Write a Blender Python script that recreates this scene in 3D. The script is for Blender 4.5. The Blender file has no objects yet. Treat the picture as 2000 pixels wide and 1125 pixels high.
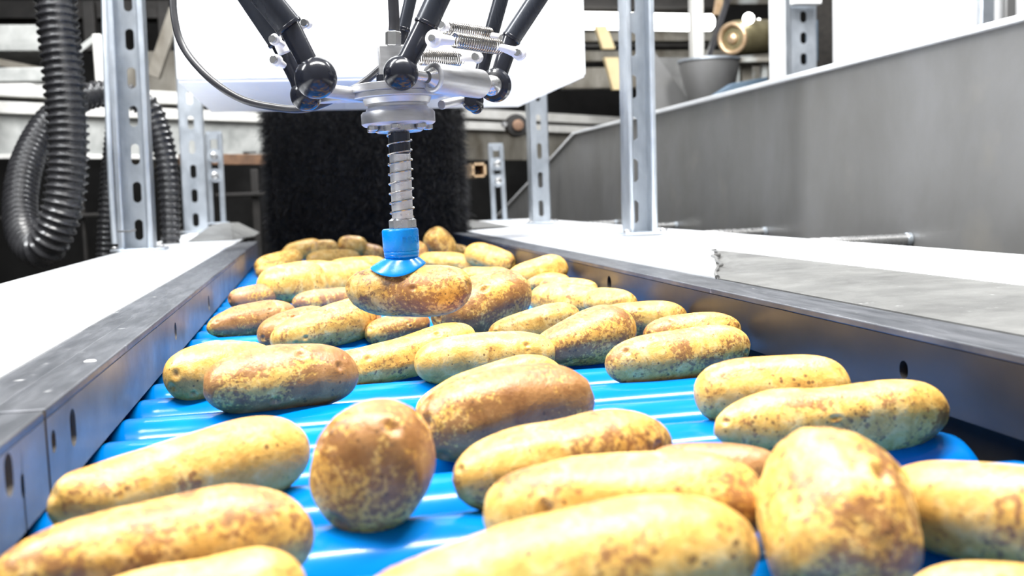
import bpy, bmesh, math, random
import numpy as np
from mathutils import Vector, Matrix
random.seed(7)
PI = math.pi
SC = bpy.context.scene
COL = SC.collection

# ------------------------------------------------------------------ camera
F = 2000.0                       # focal length in pixels of a 2000 x 1125 frame
VPX, VPY = 602.0, 394.0          # where the conveyor's direction vanishes
ROLL = math.tan(math.radians(2.0))
CAMZ = 0.16
_v = Vector(((VPX - 1000) / F, -(VPY - 562.5) / F, -1.0)).normalized()
_w = Vector((-ROLL, 1.0, (ROLL * _v.x - _v.y) / _v.z))
_w.normalize()
_x = _v.cross(_w)
RC = Matrix((_x, _v, _w))        # camera coordinates -> world coordinates
CAM = Vector((0, 0, CAMZ))
cd = bpy.data.cameras.new('camera')
cam = bpy.data.objects.new('camera', cd); COL.objects.link(cam)
cam.matrix_world = Matrix.Translation(CAM) @ RC.to_4x4()
cd.sensor_width = 36.0; cd.lens = 36.0 * F / 2000.0
cd.clip_start = 0.02; cd.clip_end = 60
cd.dof.use_dof = True; cd.dof.focus_distance = 0.98; cd.dof.aperture_fstop = 8.5
SC.camera = cam

def ray(px, py):
    """direction through an image point, with unit forward depth"""
    return RC @ Vector(((px - 1000) / F, -(py - 562.5) / F, -1.0))
def at_d(px, py, d): return CAM + ray(px, py) * d
def at_Y(px, py, Y): r = ray(px, py); return CAM + r * (Y / r.y)
def at_X(px, py, X): r = ray(px, py); return CAM + r * (X / r.x)
def at_Z(px, py, z): r = ray(px, py); return CAM + r * ((z - CAMZ) / r.z)
CF = RC @ Vector((0, 0, -1)); CR = RC @ Vector((1, 0, 0)); CU = RC @ Vector((0, 1, 0))

# ------------------------------------------------------------------ world, lamps, exposure
w = bpy.data.worlds.new('hall_light'); SC.world = w; w.use_nodes = True
bg = w.node_tree.nodes['Background']; bg.inputs[0].default_value = (0.97, 0.98, 1.0, 1); bg.inputs[1].default_value = 0.2
def area(name, loc, target, sx, sy, power, col=(1, 1, 1)):
    l = bpy.data.lights.new(name, 'AREA'); l.shape = 'RECTANGLE'; l.size = sx; l.size_y = sy; l.energy = power; l.color = col
    o = bpy.data.objects.new(name, l); COL.objects.link(o); o.location = loc
    o.rotation_euler = (Vector(target) - Vector(loc)).to_track_quat('-Z', 'Y').to_euler()
    return o
area('overhead_light', (0.30, 0.75, 2.2), (0.25, 0.95, 0), 2.0, 0.16, 85, (1, 0.99, 0.96))
area('overhead_light', (-1.5, 1.2, 2.4), (-0.1, 1.8, 0), 0.35, 2.2, 80, (0.97, 0.99, 1))
area('overhead_light', (0.75, 3.7, 2.7), (1.2, 3.9, 0.3), 1.2, 0.3, 60, (0.97, 0.99, 1))  # unseen light, placed to brighten the panel's far end and far plate
area('overhead_light', (2.2, 2.6, 2.9), (1.9, 4.6, 0.9), 0.5, 1.4, 70)  # unseen light, added to whiten the cabinet at upper right
area('overhead_light', (-0.2, 4.4, 2.8), (-0.1, 5.6, 0.5), 2.2, 0.4, 60)
SC.view_settings.view_transform = 'Standard'; SC.view_settings.look = 'None'
SC.view_settings.gamma = 1.0; SC.view_settings.use_curve_mapping = False
SC.view_settings.exposure = 0.92

# ------------------------------------------------------------------ materials
def new_mat(name):
    m = bpy.data.materials.new(name); m.use_nodes = True
    nt = m.node_tree; b = nt.nodes['Principled BSDF']
    return m, nt, b
def N(nt, t, **kw):
    n = nt.nodes.new(t)
    for k, v in kw.items(): setattr(n, k, v)
    return n
def noise_fac(nt, vec, scale, detail=4, rough=0.6, dist=0.0):
    n = N(nt, 'ShaderNodeTexNoise'); n.inputs['Scale'].default_value = scale
    n.inputs['Detail'].default_value = detail; n.inputs['Roughness'].default_value = rough
    n.inputs['Distortion'].default_value = dist
    nt.links.new(vec, n.inputs['Vector']); return n.outputs['Fac']
def ramp(nt, fac, stops):
    r = N(nt, 'ShaderNodeValToRGB'); e = r.color_ramp.elements
    e[0].position, e[0].color = stops[0][0], (*stops[0][1], 1)
    e[1].position, e[1].color = stops[-1][0], (*stops[-1][1], 1)
    for p, c in stops[1:-1]:
        q = e.new(p); q.color = (*c, 1)
    nt.links.new(fac, r.inputs[0]); return r.outputs[0]
def mixc(nt, fac, a, b):
    m = N(nt, 'ShaderNodeMix', data_type='RGBA')
    for s, v in ((m.inputs[0], fac), (m.inputs[6], a), (m.inputs[7], b)):
        if isinstance(v, (int, float)): s.default_value = v
        elif isinstance(v, tuple): s.default_value = (*v, 1)
        else: nt.links.new(v, s)
    return m.outputs[2]
def math_n(nt, op, a, b=None, clamp=False):
    m = N(nt, 'ShaderNodeMath', operation=op, use_clamp=clamp)
    for i, v in enumerate((a, b)):
        if v is None: continue
        if isinstance(v, (int, float)): m.inputs[i].default_value = v
        else: nt.links.new(v, m.inputs[i])
    return m.outputs[0]
def bump(nt, b, h, strength, dist):
    n = N(nt, 'ShaderNodeBump'); n.inputs['Strength'].default_value = strength; n.inputs['Distance'].default_value = dist
    nt.links.new(h, n.inputs['Height']); nt.links.new(n.outputs[0], b.inputs['Normal'])

def surface(name, c1, c2, metal=0.0, rough=(0.3, 0.5), scale=8.0, stretch=(1, 1, 1), bmp=0.0, dots=None):
    """two-tone procedural surface with uneven gloss"""
    m, nt, b = new_mat(name)
    tc = N(nt, 'ShaderNodeTexCoord'); mp = N(nt, 'ShaderNodeMapping'); mp.inputs['Scale'].default_value = stretch
    nt.links.new(tc.outputs['Object'], mp.inputs[0]); v = mp.outputs[0]
    f = noise_fac(nt, v, scale, 6, 0.62, 0.3)
    col = ramp(nt, f, [(0.32, c1), (0.68, c2)])
    if dots:
        f3 = noise_fac(nt, tc.outputs['Object'], dots[1], 3, 0.5)
        col = mixc(nt, math_n(nt, 'MULTIPLY', math_n(nt, 'SUBTRACT', f3, dots[2], True), dots[3], True), col, dots[0])
    nt.links.new(col, b.inputs['Base Color'])
    f2 = noise_fac(nt, v, scale * 2.7, 4, 0.6)
    mr = N(nt, 'ShaderNodeMapRange'); mr.inputs['From Min'].default_value = 0.3; mr.inputs['From Max'].default_value = 0.7
    mr.inputs['To Min'].default_value = rough[0]; mr.inputs['To Max'].default_value = rough[1]
    nt.links.new(f2, mr.inputs[0]); nt.links.new(mr.outputs[0], b.inputs['Roughness'])
    b.inputs['Metallic'].default_value = metal
    if bmp: bump(nt, b, f2, bmp, 0.004)
    return m

def potato_material():
    m, nt, b = new_mat('potato_skin')
    tc = N(nt, 'ShaderNodeTexCoord'); oi = N(nt, 'ShaderNodeObjectInfo')
    off = N(nt, 'ShaderNodeVectorMath', operation='SCALE'); off.inputs[0].default_value = (7.3, 3.1, 5.7)
    nt.links.new(oi.outputs['Random'], off.inputs['Scale'])
    add = N(nt, 'ShaderNodeVectorMath', operation='ADD')
    nt.links.new(tc.outputs['Object'], add.inputs[0]); nt.links.new(off.outputs[0], add.inputs[1]); v = add.outputs[0]
    sep = N(nt, 'ShaderNodeSeparateColor'); nt.links.new(oi.outputs['Color'], sep.inputs[0])
    brown, pink = sep.outputs[0], sep.outputs[1]
    f1 = noise_fac(nt, v, 21, 7, 0.68, 0.9)              # russet patches
    f2 = noise_fac(nt, v, 70, 5, 0.7, 0.4)
    f3 = noise_fac(nt, v, 300, 3, 0.6)                   # fine netting
    base = ramp(nt, f2, [(0.32, (0.55, 0.27, 0.05)), (0.50, (0.78, 0.45, 0.10)), (0.72, (0.92, 0.67, 0.27))])
    s = math_n(nt, 'ADD', math_n(nt, 'MULTIPLY', f1, 0.62), math_n(nt, 'MULTIPLY', f3, 0.38))
    thr = math_n(nt, 'SUBTRACT', 0.625, math_n(nt, 'MULTIPLY', brown, 0.25))
    pf = math_n(nt, 'MULTIPLY', math_n(nt, 'SUBTRACT', s, thr, True), 17.0, True)
    russet = ramp(nt, f2, [(0.3, (0.19, 0.07, 0.022)), (0.7, (0.42, 0.19, 0.065))])
    russet = mixc(nt, pink, russet, (0.33, 0.15, 0.10))
    col = mixc(nt, math_n(nt, 'MULTIPLY', pf, 0.88), base, russet)
    f6 = noise_fac(nt, v, 150, 5, 0.75, 0.3)
    col = mixc(nt, math_n(nt, 'MULTIPLY', math_n(nt, 'SUBTRACT', f6, 0.53, True), 5.0, True), col, mixc(nt, 0.45, col, (0.30, 0.13, 0.04)))
    f5 = noise_fac(nt, v, 34, 5, 0.6, 1.5)               # few dark earth smears
    col = mixc(nt, math_n(nt, 'MULTIPLY', math_n(nt, 'SUBTRACT', f5, 0.64, True), 7.0, True), col, (0.13, 0.07, 0.035))
    vo = N(nt, 'ShaderNodeTexVoronoi'); vo.inputs['Scale'].default_value = 190; nt.links.new(v, vo.inputs['Vector'])
    f4 = noise_fac(nt, v, 55, 2, 0.5)
    dot = math_n(nt, 'LESS_THAN', vo.outputs['Distance'], math_n(nt, 'MULTIPLY', math_n(nt, 'SUBTRACT', f4, 0.42, True), 1.15))
    col = mixc(nt, math_n(nt, 'MULTIPLY', dot, 0.8), col, (0.16, 0.075, 0.025))
    at = N(nt, 'ShaderNodeAttribute'); at.attribute_name = 'eye'
    col = mixc(nt, math_n(nt, 'MULTIPLY', at.outputs['Fac'], 0.75), col, (0.22, 0.10, 0.04))
    nt.links.new(col, b.inputs['Base Color'])
    b.inputs['Roughness'].default_value = 0.42
    b.inputs['Specular IOR Level'].default_value = 0.55
    b.inputs['Subsurface Weight'].default_value = 0.0
    h = math_n(nt, 'ADD', math_n(nt, 'MULTIPLY', f3, 0.5), math_n(nt, 'MULTIPLY', f2, 1.2))
    bump(nt, b, h, 0.35, 0.0022)
    return m

M = {}
M['potato'] = potato_material()
M['blue'] = surface('blue_plastic', (0.0, 0.24, 0.80), (0.0, 0.33, 0.90), 0, (0.16, 0.34), 30, bmp=0.05)
M['blue_roller'] = surface('blue_roller_plastic', (0.0, 0.15, 0.52), (0.0, 0.195, 0.60), 0, (0.13, 0.19), 22, (0.3, 1, 1))
M['rail'] = surface('worn_steel', (0.10, 0.095, 0.09), (0.20, 0.18, 0.16), 0.2, (0.36, 0.46), 14, (3, 0.7, 1), bmp=0.03)
M['rail_dark'] = surface('dark_plastic_rail', (0.022, 0.021, 0.022), (0.04, 0.036, 0.034), 0.0, (0.3, 0.42), 9, (3, 0.5, 1))
M['rail_dark'].node_tree.nodes['Principled BSDF'].inputs['Specular IOR Level'].default_value = 0.3
M['rail_top'] = surface('scratched_dark_strip', (0.055, 0.06, 0.07), (0.13, 0.135, 0.15), 0.4, (0.32, 0.48), 22, (3, 0.5, 1), bmp=0.05, dots=((0.7, 0.7, 0.7), 60, 0.68, 8))
M['plate'] = surface('bright_steel_plate', (0.80, 0.82, 0.85), (0.93, 0.94, 0.95), 0.45, (0.35, 0.5), 5, bmp=0.03)
M['skirt'] = surface('darkened_steel_skirt', (0.10, 0.10, 0.098), (0.17, 0.17, 0.165), 0.1, (0.35, 0.5), 12, bmp=0.25, dots=((0.6, 0.6, 0.6), 60, 0.70, 8))  # grey base colour stands in for the skirt's dark reflection
M['galv'] = surface('galvanised_steel', (0.38, 0.42, 0.47), (0.60, 0.645, 0.70), 0.75, (0.30, 0.44), 14, (1, 1, 0.5))
M['panel'] = surface('grey_steel_panel', (0.15, 0.148, 0.142), (0.205, 0.205, 0.207), 0.35, (0.38, 0.5), 3.0, (1, 1, 0.6), bmp=0.02, dots=((0.23, 0.22, 0.20), 5, 0.6, 4))
M['blue_roller'].node_tree.nodes['Principled BSDF'].inputs['Specular IOR Level'].default_value = 0.2
M['alu'] = surface('machined_aluminium', (0.50, 0.50, 0.51), (0.66, 0.66, 0.67), 0.8, (0.34, 0.46), 30, (1, 1, 6))
M['steel'] = surface('polished_steel', (0.46, 0.46, 0.46), (0.60, 0.60, 0.60), 0.9, (0.22, 0.34), 30)
M['tube'] = surface('bright_steel_tube', (0.66, 0.66, 0.66), (0.86, 0.86, 0.86), 0.55, (0.25, 0.36), 30, (1, 1, 3))
M['spring'] = surface('spring_wire', (0.36, 0.34, 0.32), (0.50, 0.48, 0.45), 1.0, (0.18, 0.3), 40)
M['black'] = surface('black_gloss_plastic', (0.010, 0.011, 0.016), (0.018, 0.02, 0.028), 0.0, (0.14, 0.24), 30)
M['carbon'] = surface('black_carbon_tube', (0.010, 0.012, 0.018), (0.035, 0.04, 0.052), 0.2, (0.22, 0.36), 16, (1, 1, 0.2))
M['hose'] = surface('black_hose', (0.014, 0.014, 0.016), (0.035, 0.035, 0.038), 0.0, (0.2, 0.34), 20)
M['rubber'] = surface('black_cable', (0.02, 0.02, 0.024), (0.045, 0.045, 0.05), 0.0, (0.28, 0.4), 20)
M['white'] = surface('white_enamel', (0.88, 0.89, 0.90), (0.94, 0.945, 0.95), 0.0, (0.3, 0.45), 3)
M['white_plastic'] = surface('white_plastic', (0.90, 0.89, 0.91), (0.95, 0.94, 0.95), 0.0, (0.3, 0.4), 30)
M['bristle'] = surface('black_bristle', (0.008, 0.008, 0.010), (0.022, 0.021, 0.024), 0.0, (0.5, 0.8), 20)
M['rusty'] = surface('grimy_beam', (0.10, 0.085, 0.062), (0.30, 0.285, 0.25), 0.2, (0.5, 0.75), 5, (1, 1, 0.5), bmp=0.3, dots=((0.75, 0.8, 0.8), 2.5, 0.6, 6))
M['beam_white'] = surface('dusty_white_beam', (0.72, 0.71, 0.67), (0.92, 0.91, 0.88), 0.1, (0.4, 0.6), 6)
M['beam_grey'] = surface('pale_grey_beam', (0.30, 0.31, 0.30), (0.58, 0.59, 0.57), 0.2, (0.4, 0.6), 6)
M['brown'] = surface('rust_brown_steel', (0.10, 0.06, 0.04), (0.25, 0.14, 0.08), 0.2, (0.5, 0.7), 10)
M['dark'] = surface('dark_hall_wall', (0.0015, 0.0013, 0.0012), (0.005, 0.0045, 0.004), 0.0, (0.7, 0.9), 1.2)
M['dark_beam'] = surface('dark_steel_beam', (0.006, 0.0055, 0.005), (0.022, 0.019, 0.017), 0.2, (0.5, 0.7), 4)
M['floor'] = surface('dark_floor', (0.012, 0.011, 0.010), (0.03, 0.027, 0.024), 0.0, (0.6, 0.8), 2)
M['brass'] = surface('olive_brass_motor', (0.20, 0.17, 0.09), (0.32, 0.28, 0.16), 0.5, (0.3, 0.45), 8)
M['copper'] = surface('warm_metal', (0.55, 0.36, 0.2), (0.8, 0.6, 0.4), 0.6, (0.3, 0.4), 20)
M['tan'] = surface('tan_painted_beam', (0.72, 0.56, 0.30), (0.85, 0.70, 0.42), 0.0, (0.5, 0.6), 5)
M['hole'] = surface('dark_recess', (0.012, 0.011, 0.01), (0.03, 0.026, 0.022), 0.0, (0.8, 0.95), 60)
M['bluegrey'] = surface('blue_grey_paint', (0.06, 0.10, 0.15), (0.12, 0.17, 0.22), 0.0, (0.4, 0.6), 4)
m, nt, b = new_mat('lamp_tube'); b.inputs['Emission Color'].default_value = (1, 1, 0.97, 1); b.inputs['Emission Strength'].default_value = 5.0; M['lamp'] = m

# ------------------------------------------------------------------ mesh helpers
class MB:
    def __init__(s): s.v = []; s.f = []
    def add(s, vs, fs):
        o = len(s.v); s.v += [Vector(p) for p in vs]; s.f += [tuple(i + o for i in f) for f in fs]; return s
    def box(s, c, sz, rot=None):
        hx, hy, hz = [k / 2 for k in sz]
        P = [Vector((x, y, z)) for x in (-hx, hx) for y in (-hy, hy) for z in (-hz, hz)]
        if rot is not None: P = [rot @ p for p in P]
        return s.add([p + Vector(c) for p in P], [(0,1,3,2),(4,6,7,5),(0,4,5,1),(2,3,7,6),(0,2,6,4),(1,5,7,3)])
    def bb(s, x0, x1, y0, y1, z0, z1):
        return s.box(((x0+x1)/2, (y0+y1)/2, (z0+z1)/2), (abs(x1-x0), abs(y1-y0), abs(z1-z0)))
    def prism(s, poly, vec):
        n = len(poly); vec = Vector(vec); P = [Vector(p) for p in poly]
        return s.add(P + [p + vec for p in P], [tuple(range(n))[::-1], tuple(range(n, 2*n))] + [(i, (i+1) % n, n + (i+1) % n, n + i) for i in range(n)])
    def lathe(s, o, axis, prof, n=32, caps=True):
        """prof = [(distance along axis, radius)]"""
        o = Vector(o); a = Vector(axis).normalized(); u = a.orthogonal().normalized(); t = a.cross(u)
        vs = [o + a*h + (u*math.cos(2*PI*k/n) + t*math.sin(2*PI*k/n))*r for h, r in prof for k in range(n)]
        fs = [(i*n+k, i*n+(k+1) % n, (i+1)*n+(k+1) % n, (i+1)*n+k) for i in range(len(prof)-1) for k in range(n)]
        if caps: fs += [tuple(range(n))[::-1], tuple((len(prof)-1)*n+k for k in range(n))]
        return s.add(vs, fs)
    def cyl(s, p0, p1, r0, r1=None, n=24, ch=0.08):
        p0 = Vector(p0); p1 = Vector(p1); L = (p1-p0).length; r1 = r0 if r1 is None else r1
        c = min(ch*min(r0, r1), L*0.2)
        return s.lathe(p0, p1-p0, [(0, r0-c), (c, r0), (L-c, r1), (L, r1-c)], n)
    def tube(s, pts, rad, n=12, caps=True):
        P = [Vector(p) for p in pts]; m = len(P)
        R = rad if isinstance(rad, (list, tuple)) else [rad]*m
        T = [(P[min(i+1, m-1)] - P[max(i-1, 0)]).normalized() for i in range(m)]
        u = T[0].orthogonal().normalized(); vs = []
        for i in range(m):
            u = (u - T[i]*u.dot(T[i])).normalized(); t = T[i].cross(u)
            vs += [P[i] + (u*math.cos(2*PI*k/n) + t*math.sin(2*PI*k/n))*R[i] for k in range(n)]
        fs = [(i*n+k, i*n+(k+1) % n, (i+1)*n+(k+1) % n, (i+1)*n+k) for i in range(m-1) for k in range(n)]
        if caps: fs += [tuple(range(n))[::-1], tuple((m-1)*n+k for k in range(n))]
        return s.add(vs, fs)
    def sphere(s, c, r, n=24, m=16):
        c = Vector(c); prof = [(-r*math.cos(PI*(j+0.001)/m), max(r*math.sin(PI*j/m), r*0.002)) for j in range(m+1)]
        return s.lathe(c, (0.1, 0.2, 1), prof, n)
    def helix(s, p0, p1, R, r, turns, n=8, seg=22, off=0.0):
        p0 = Vector(p0); p1 = Vector(p1); a = (p1-p0); L = a.length; a.normalize(); u = a.orthogonal().normalized(); t = a.cross(u)
        k = int(turns*seg); pts = [p0 + a*(L*i/k) + (u*math.cos(2*PI*i/seg+off) + t*math.sin(2*PI*i/seg+off))*R for i in range(k+1)]
        return s.tube(pts, r, n)
    def build(s, name, mat, parent=None, smooth=True, bevel=0.0, label=None, sharp=38):
        o0 = parent_loc(parent)
        if parent is None:
            lo = Vector([min(p[i] for p in s.v) for i in range(3)]); hi = Vector([max(p[i] for p in s.v) for i in range(3)])
            org = Vector(((lo.x+hi.x)/2, (lo.y+hi.y)/2, lo.z)); sub = org
        else: org = Vector((0, 0, 0)); sub = o0
        me = bpy.data.meshes.new(name); me.from_pydata([p - sub for p in s.v], [], s.f); me.materials.append(mat)
        bm = bmesh.new(); bm.from_mesh(me); bmesh.ops.recalc_face_normals(bm, faces=bm.faces); bm.to_mesh(me); bm.free()
        if smooth:
            me.polygons.foreach_set('use_smooth', [True]*len(me.polygons)); me.set_sharp_from_angle(angle=math.radians(sharp))
        o = bpy.data.objects.new(name, me); COL.objects.link(o); o.location = org
        if parent is not None: o.parent = parent
        if bevel:
            md = o.modifiers.new('bevel', 'BEVEL'); md.width = bevel; md.segments = 2; md.limit_method = 'ANGLE'
        if label: o['label'] = label
        return o
def parent_loc(p):
    l = Vector((0, 0, 0))
    while p is not None: l = l + p.location; p = p.parent
    return l
def tag(o, label, cat, group=None):
    o['label'] = label; o['category'] = cat
    if group: o['group'] = group
    return o
def thing(name, loc, label, cat, group=None):
    o = bpy.data.objects.new(name, None); COL.objects.link(o); o.location = loc; o.empty_display_size = 0.05
    return tag(o, label, cat, group)
def struct(o): o['kind'] = 'structure'; return o

def smooth_path(pts, per=12):
    P = [Vector(p) for p in pts]; out = []
    for i in range(len(P)-1):
        p0 = P[max(i-1, 0)]; p1 = P[i]; p2 = P[i+1]; p3 = P[min(i+2, len(P)-1)]
        for k in range(per):
            t = k/per
            out.append(0.5*((2*p1) + (p2-p0)*t + (2*p0-5*p1+4*p2-p3)*t*t + (3*p1-p0-3*p2+p3)*t**3))
    out.append(P[-1]); return out
def resample(pts, step):
    L = [0]
    for a, b_ in zip(pts, pts[1:]): L.append(L[-1] + (b_-a).length)
    n = max(2, int(L[-1]/step)); out = []; j = 0
    for i in range(n+1):
        s_ = L[-1]*i/n
        while j < len(L)-2 and L[j+1] < s_: j += 1
        out.append(pts[j].lerp(pts[j+1], (s_-L[j])/max(L[j+1]-L[j], 1e-9)))
    return out

# ------------------------------------------------------------------ setting
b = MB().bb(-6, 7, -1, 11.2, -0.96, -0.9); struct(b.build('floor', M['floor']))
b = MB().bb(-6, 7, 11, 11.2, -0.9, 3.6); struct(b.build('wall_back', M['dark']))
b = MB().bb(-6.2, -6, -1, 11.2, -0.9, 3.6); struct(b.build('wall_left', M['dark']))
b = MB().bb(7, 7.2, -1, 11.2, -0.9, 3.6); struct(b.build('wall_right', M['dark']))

# ------------------------------------------------------------------ conveyor
XL = at_Z(90, 1000, 0).x; XR = at_Z(2000, 865, 0).x           # inner faces of the side rails
ZR = 0.053                                                    # top of the rails
Y0, Y1 = 0.12, 3.02
XLR = XL; XRR = XR
conv = thing('roller_conveyor', ((XL+XR)/2, 1.6, -0.9), 'long conveyor of shiny blue rollers between steel side rails carrying the potatoes', 'conveyor')
PITCH, RAD = 0.0775, 0.0372
def roller_mesh():
    b = MB(); x0 = XL - 0.012; x1 = XR - 0.014; L = x1-x0
    prof = [(0, 0.012), (0.0015, 0.030), (0.006, 0.0345), (0.014, 0.0368), (0.03, RAD)]
    prof += [(L-q, r) for q, r in prof[::-1]]
    b.lathe((x0, 0, 0), (1, 0, 0), prof, 56)
    b.cyl((x0-0.004, 0, 0), (x1+0.034, 0, 0), 0.009, n=16)
    return b
rb = roller_mesh()
off = Vector((0, 0, 0))
r0 = rb.build('roller', M['blue_roller'], None)
sub0 = r0.location.copy()
r0.parent = conv; ry = 0.19; first = True
while ry < 3.0:
    o = r0 if first else r0.copy()
    if not first: COL.objects.link(o); o.parent = conv
    o.location = Vector((sub0.x, ry, sub0.z - RAD)) - conv.location
    first = False; ry += PITCH

def slotted_face(b, x, facing, ya, yb, z0, z1, holes, th):
    """rail wall at x with its inner face towards `facing`, carrying real round-ended holes"""
    nseg = 20; holes = sorted(holes, key=lambda h: h[0]); edges = [ya]
    for i in range(len(holes)-1): edges.append((holes[i][0]+holes[i+1][0])/2)
    edges.append(yb)
    def quadify(y0_, y1_, h):
        hy, hz, hw, hh = h; inner = []; outer = []
        cy, cz = hy, hz
        for k in range(nseg*2):
            a = 2*PI*k/(nseg*2) + 1e-3; c_, s_ = math.cos(a), math.sin(a)
            inner.append((cy + hw*c_, cz + (hh-hw)*(1 if s_ > 0 else -1)*(abs(s_) > 0.2) + hw*s_))
            sy = ((y1_-cy) if c_ > 0 else (cy-y0_))/max(abs(c_), 1e-6); sz = ((z1-cz) if s_ > 0 else (cz-z0))/max(abs(s_), 1e-6)
            q = min(sy, sz); outer.append((cy + q*c_, cz + q*s_))
        # exact corners
        for (qy, qz) in ((y0_, z0), (y0_, z1), (y1_, z0), (y1_, z1)):
            j = min(range(len(outer)), key=lambda i: (outer[i][0]-qy)**2*4 + (outer[i][1]-qz)**2); outer[j] = (qy, qz)
        n2 = len(inner)
        xb = x - facing*th
        vs = [(x, *p) for p in inner] + [(x, *p) for p in outer] + [(xb, *p) for p in inner] + [(xb, *p) for p in outer]
        fs = []
        for i in range(n2):
            j = (i+1) % n2
            fs += [(i, j, n2+j, n2+i), (2*n2+i, 3*n2+i, 3*n2+j, 2*n2+j), (i, 2*n2+i, 2*n2+j, j), (n2+i, n2+j, 3*n2+j, 3*n2+i)]
        b.add(vs, fs)
    y = ya; xb = x - facing*th; hc = (z1-z0)/2
    for h in holes:
        q0, q1 = h[0]-hc, h[0]+hc
        q0 = max(q0, y+0.0001, ya); q1 = min(q1, yb)
        if q0 > y: b.bb(min(x, xb), max(x, xb), y, q0, z0, z1)
        hz_ = min(max(h[1], z0+h[3]+0.001), z1-h[3]-0.001)
        quadify(q0, q1, (h[0], hz_, h[2], h[3])); y = q1
    if y < yb: b.bb(min(x, xb), max(x, xb), y, yb, z0, z1)

def hole_at(px, py, X, w_, h_):
    p = at_X(px, py, X); return (p.y, p.z, w_, h_)
YJ = at_X(88, 800, XL).y                                       # joint between two left rail pieces
TH = 0.012
hl = [hole_at(143, 835, XL, 0.0075, 0.0115), hole_at(105, 862, XL, 0.005, 0.0065), hole_at(343, 647, XL, 0.008, 0.0095), hole_at(408, 592, XL, 0.009, 0.011)]
b = MB(); slotted_face(b, XL, 1, YJ+0.0008, Y1, 0.0012, ZR-0.006, hl, TH)
rl = b.build('side_rail', M['rail'], conv, smooth=False, label='worn grey left side rail with slotted holes')
hl2 = [hole_at(20, 925, XL, 0.007, 0.0105), hole_at(47, 948, XL, 0.003, 0.006)]
b = MB(); slotted_face(b, XL-0.0006, 1, Y0, YJ-0.0008, 0.0012, ZR-0.006, hl2, TH)
b.build('side_rail', M['rail'], conv, smooth=False, label='near end piece of the left side rail')
hr = [hole_at(1765, 722, XR, 0.0055, 0.0065), hole_at(1190, 553, XR, 0.010, 0.0105)]
b = MB(); slotted_face(b, XR, -1, Y0, Y1, 0.0012, ZR-0.006, hr, TH)
b.build('side_rail', M['rail_dark'], conv, smooth=False, label='dark smooth right side rail')
for x_, f_ in ((XL-0.0185, 1), (XR+0.0185, -1)):
    b = MB().bb(x_-0.0015, x_+0.0015, Y0, Y1, 0.0012, ZR-0.008); b.build('rail_backing', M['hole'], conv, smooth=False)
XLt = at_Z(0, 715, ZR).x
# left top strip in two levels: inner cap and outer strip
b = MB().bb(XL-0.030, XL, YJ+0.0008, Y1, ZR-0.006, ZR); b.build('rail_cap', M['rail_top'], conv, bevel=0.0012)
b = MB().bb(XL-0.030, XL-0.0004, Y0, YJ-0.0008, ZR-0.006, ZR-0.0006); b.build('rail_cap', M['rail_top'], conv, bevel=0.0012)
b = MB().bb(XL-0.058, XL-0.0306, Y0, Y1, ZR-0.006, ZR-0.0012); b.build('rail_strip', M['rail_top'], conv, bevel=0.001)
p = at_Z(176, 706, ZR); b = MB().lathe((p.x, p.y, ZR-0.001), (0, 0, 1), [(0, 0.0042), (0.0014, 0.0042), (0.002, 0.003)], 20); b.build('screw_plug', M['white_plastic'], conv)
XLo = at_Z(0, 555, ZR).x
b = MB().bb(XLo, XL-0.0584, Y0, 4.15, ZR-0.005, ZR+0.0004); b.build('side_plate', M['plate'], conv, bevel=0.001, label='wide bright left side plate')
b = MB().bb(XLo, XLo+0.004, Y0, 4.15, ZR-0.09, ZR-0.005); b.build('plate_lip', M['plate'], conv)
# right: cap, sloping skirt, raised flat plate
XRc = at_Z(2000, 655, ZR).x
b = MB().bb(XR, XR+0.03, Y0, Y1, ZR-0.006, ZR); b.build('rail_cap', M['rail_top'], conv, bevel=0.0012)
b = MB().bb(XR+0.0306, XRc, Y0, Y1, ZR-0.006, ZR-0.001); b.build('rail_strip', M['rail_top'], conv, bevel=0.001)
ZP = 0.058; YS = at_Z(1440, 528, ZR).y                        # the darkened skirt ends at a weld here
XS = at_Z(2000, 558, ZP).x; XE = at_Z(2000, 498, ZP).x
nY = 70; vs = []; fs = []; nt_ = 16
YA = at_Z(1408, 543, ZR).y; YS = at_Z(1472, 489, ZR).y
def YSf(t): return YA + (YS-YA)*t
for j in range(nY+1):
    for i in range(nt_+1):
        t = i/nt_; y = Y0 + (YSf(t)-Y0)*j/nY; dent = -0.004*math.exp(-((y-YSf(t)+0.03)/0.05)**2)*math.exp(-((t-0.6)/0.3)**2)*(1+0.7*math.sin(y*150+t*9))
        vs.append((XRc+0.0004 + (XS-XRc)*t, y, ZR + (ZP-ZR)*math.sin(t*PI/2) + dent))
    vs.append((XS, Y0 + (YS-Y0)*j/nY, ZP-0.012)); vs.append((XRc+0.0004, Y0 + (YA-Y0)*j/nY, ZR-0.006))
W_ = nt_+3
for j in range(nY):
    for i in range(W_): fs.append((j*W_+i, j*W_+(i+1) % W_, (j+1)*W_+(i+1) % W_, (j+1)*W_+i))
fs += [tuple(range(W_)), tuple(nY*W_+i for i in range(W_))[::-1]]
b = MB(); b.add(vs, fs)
b.build('plate_skirt', M['skirt'], conv, label='grey sloping skirt, tinted for a dark reflection, beside the near right rail', sharp=60)
b = MB(); prev = None
rgw = random.Random(5)
wp = [(XRc + (XS-XRc)*i/14 + rgw.uniform(-.002, .002), YSf(i/14)+rgw.uniform(-.02, .01), ZR+0.001 + (ZP-ZR)*math.sin(i/14*PI/2)) for i in range(15)]
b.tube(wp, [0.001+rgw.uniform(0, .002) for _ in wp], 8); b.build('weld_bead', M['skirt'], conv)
b = MB().bb(XS+0.0006, XE, Y0, YS, ZP-0.006, ZP+0.0006); b.build('top_sheet', M['plate'], conv, bevel=0.001)
b = MB()
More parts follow.
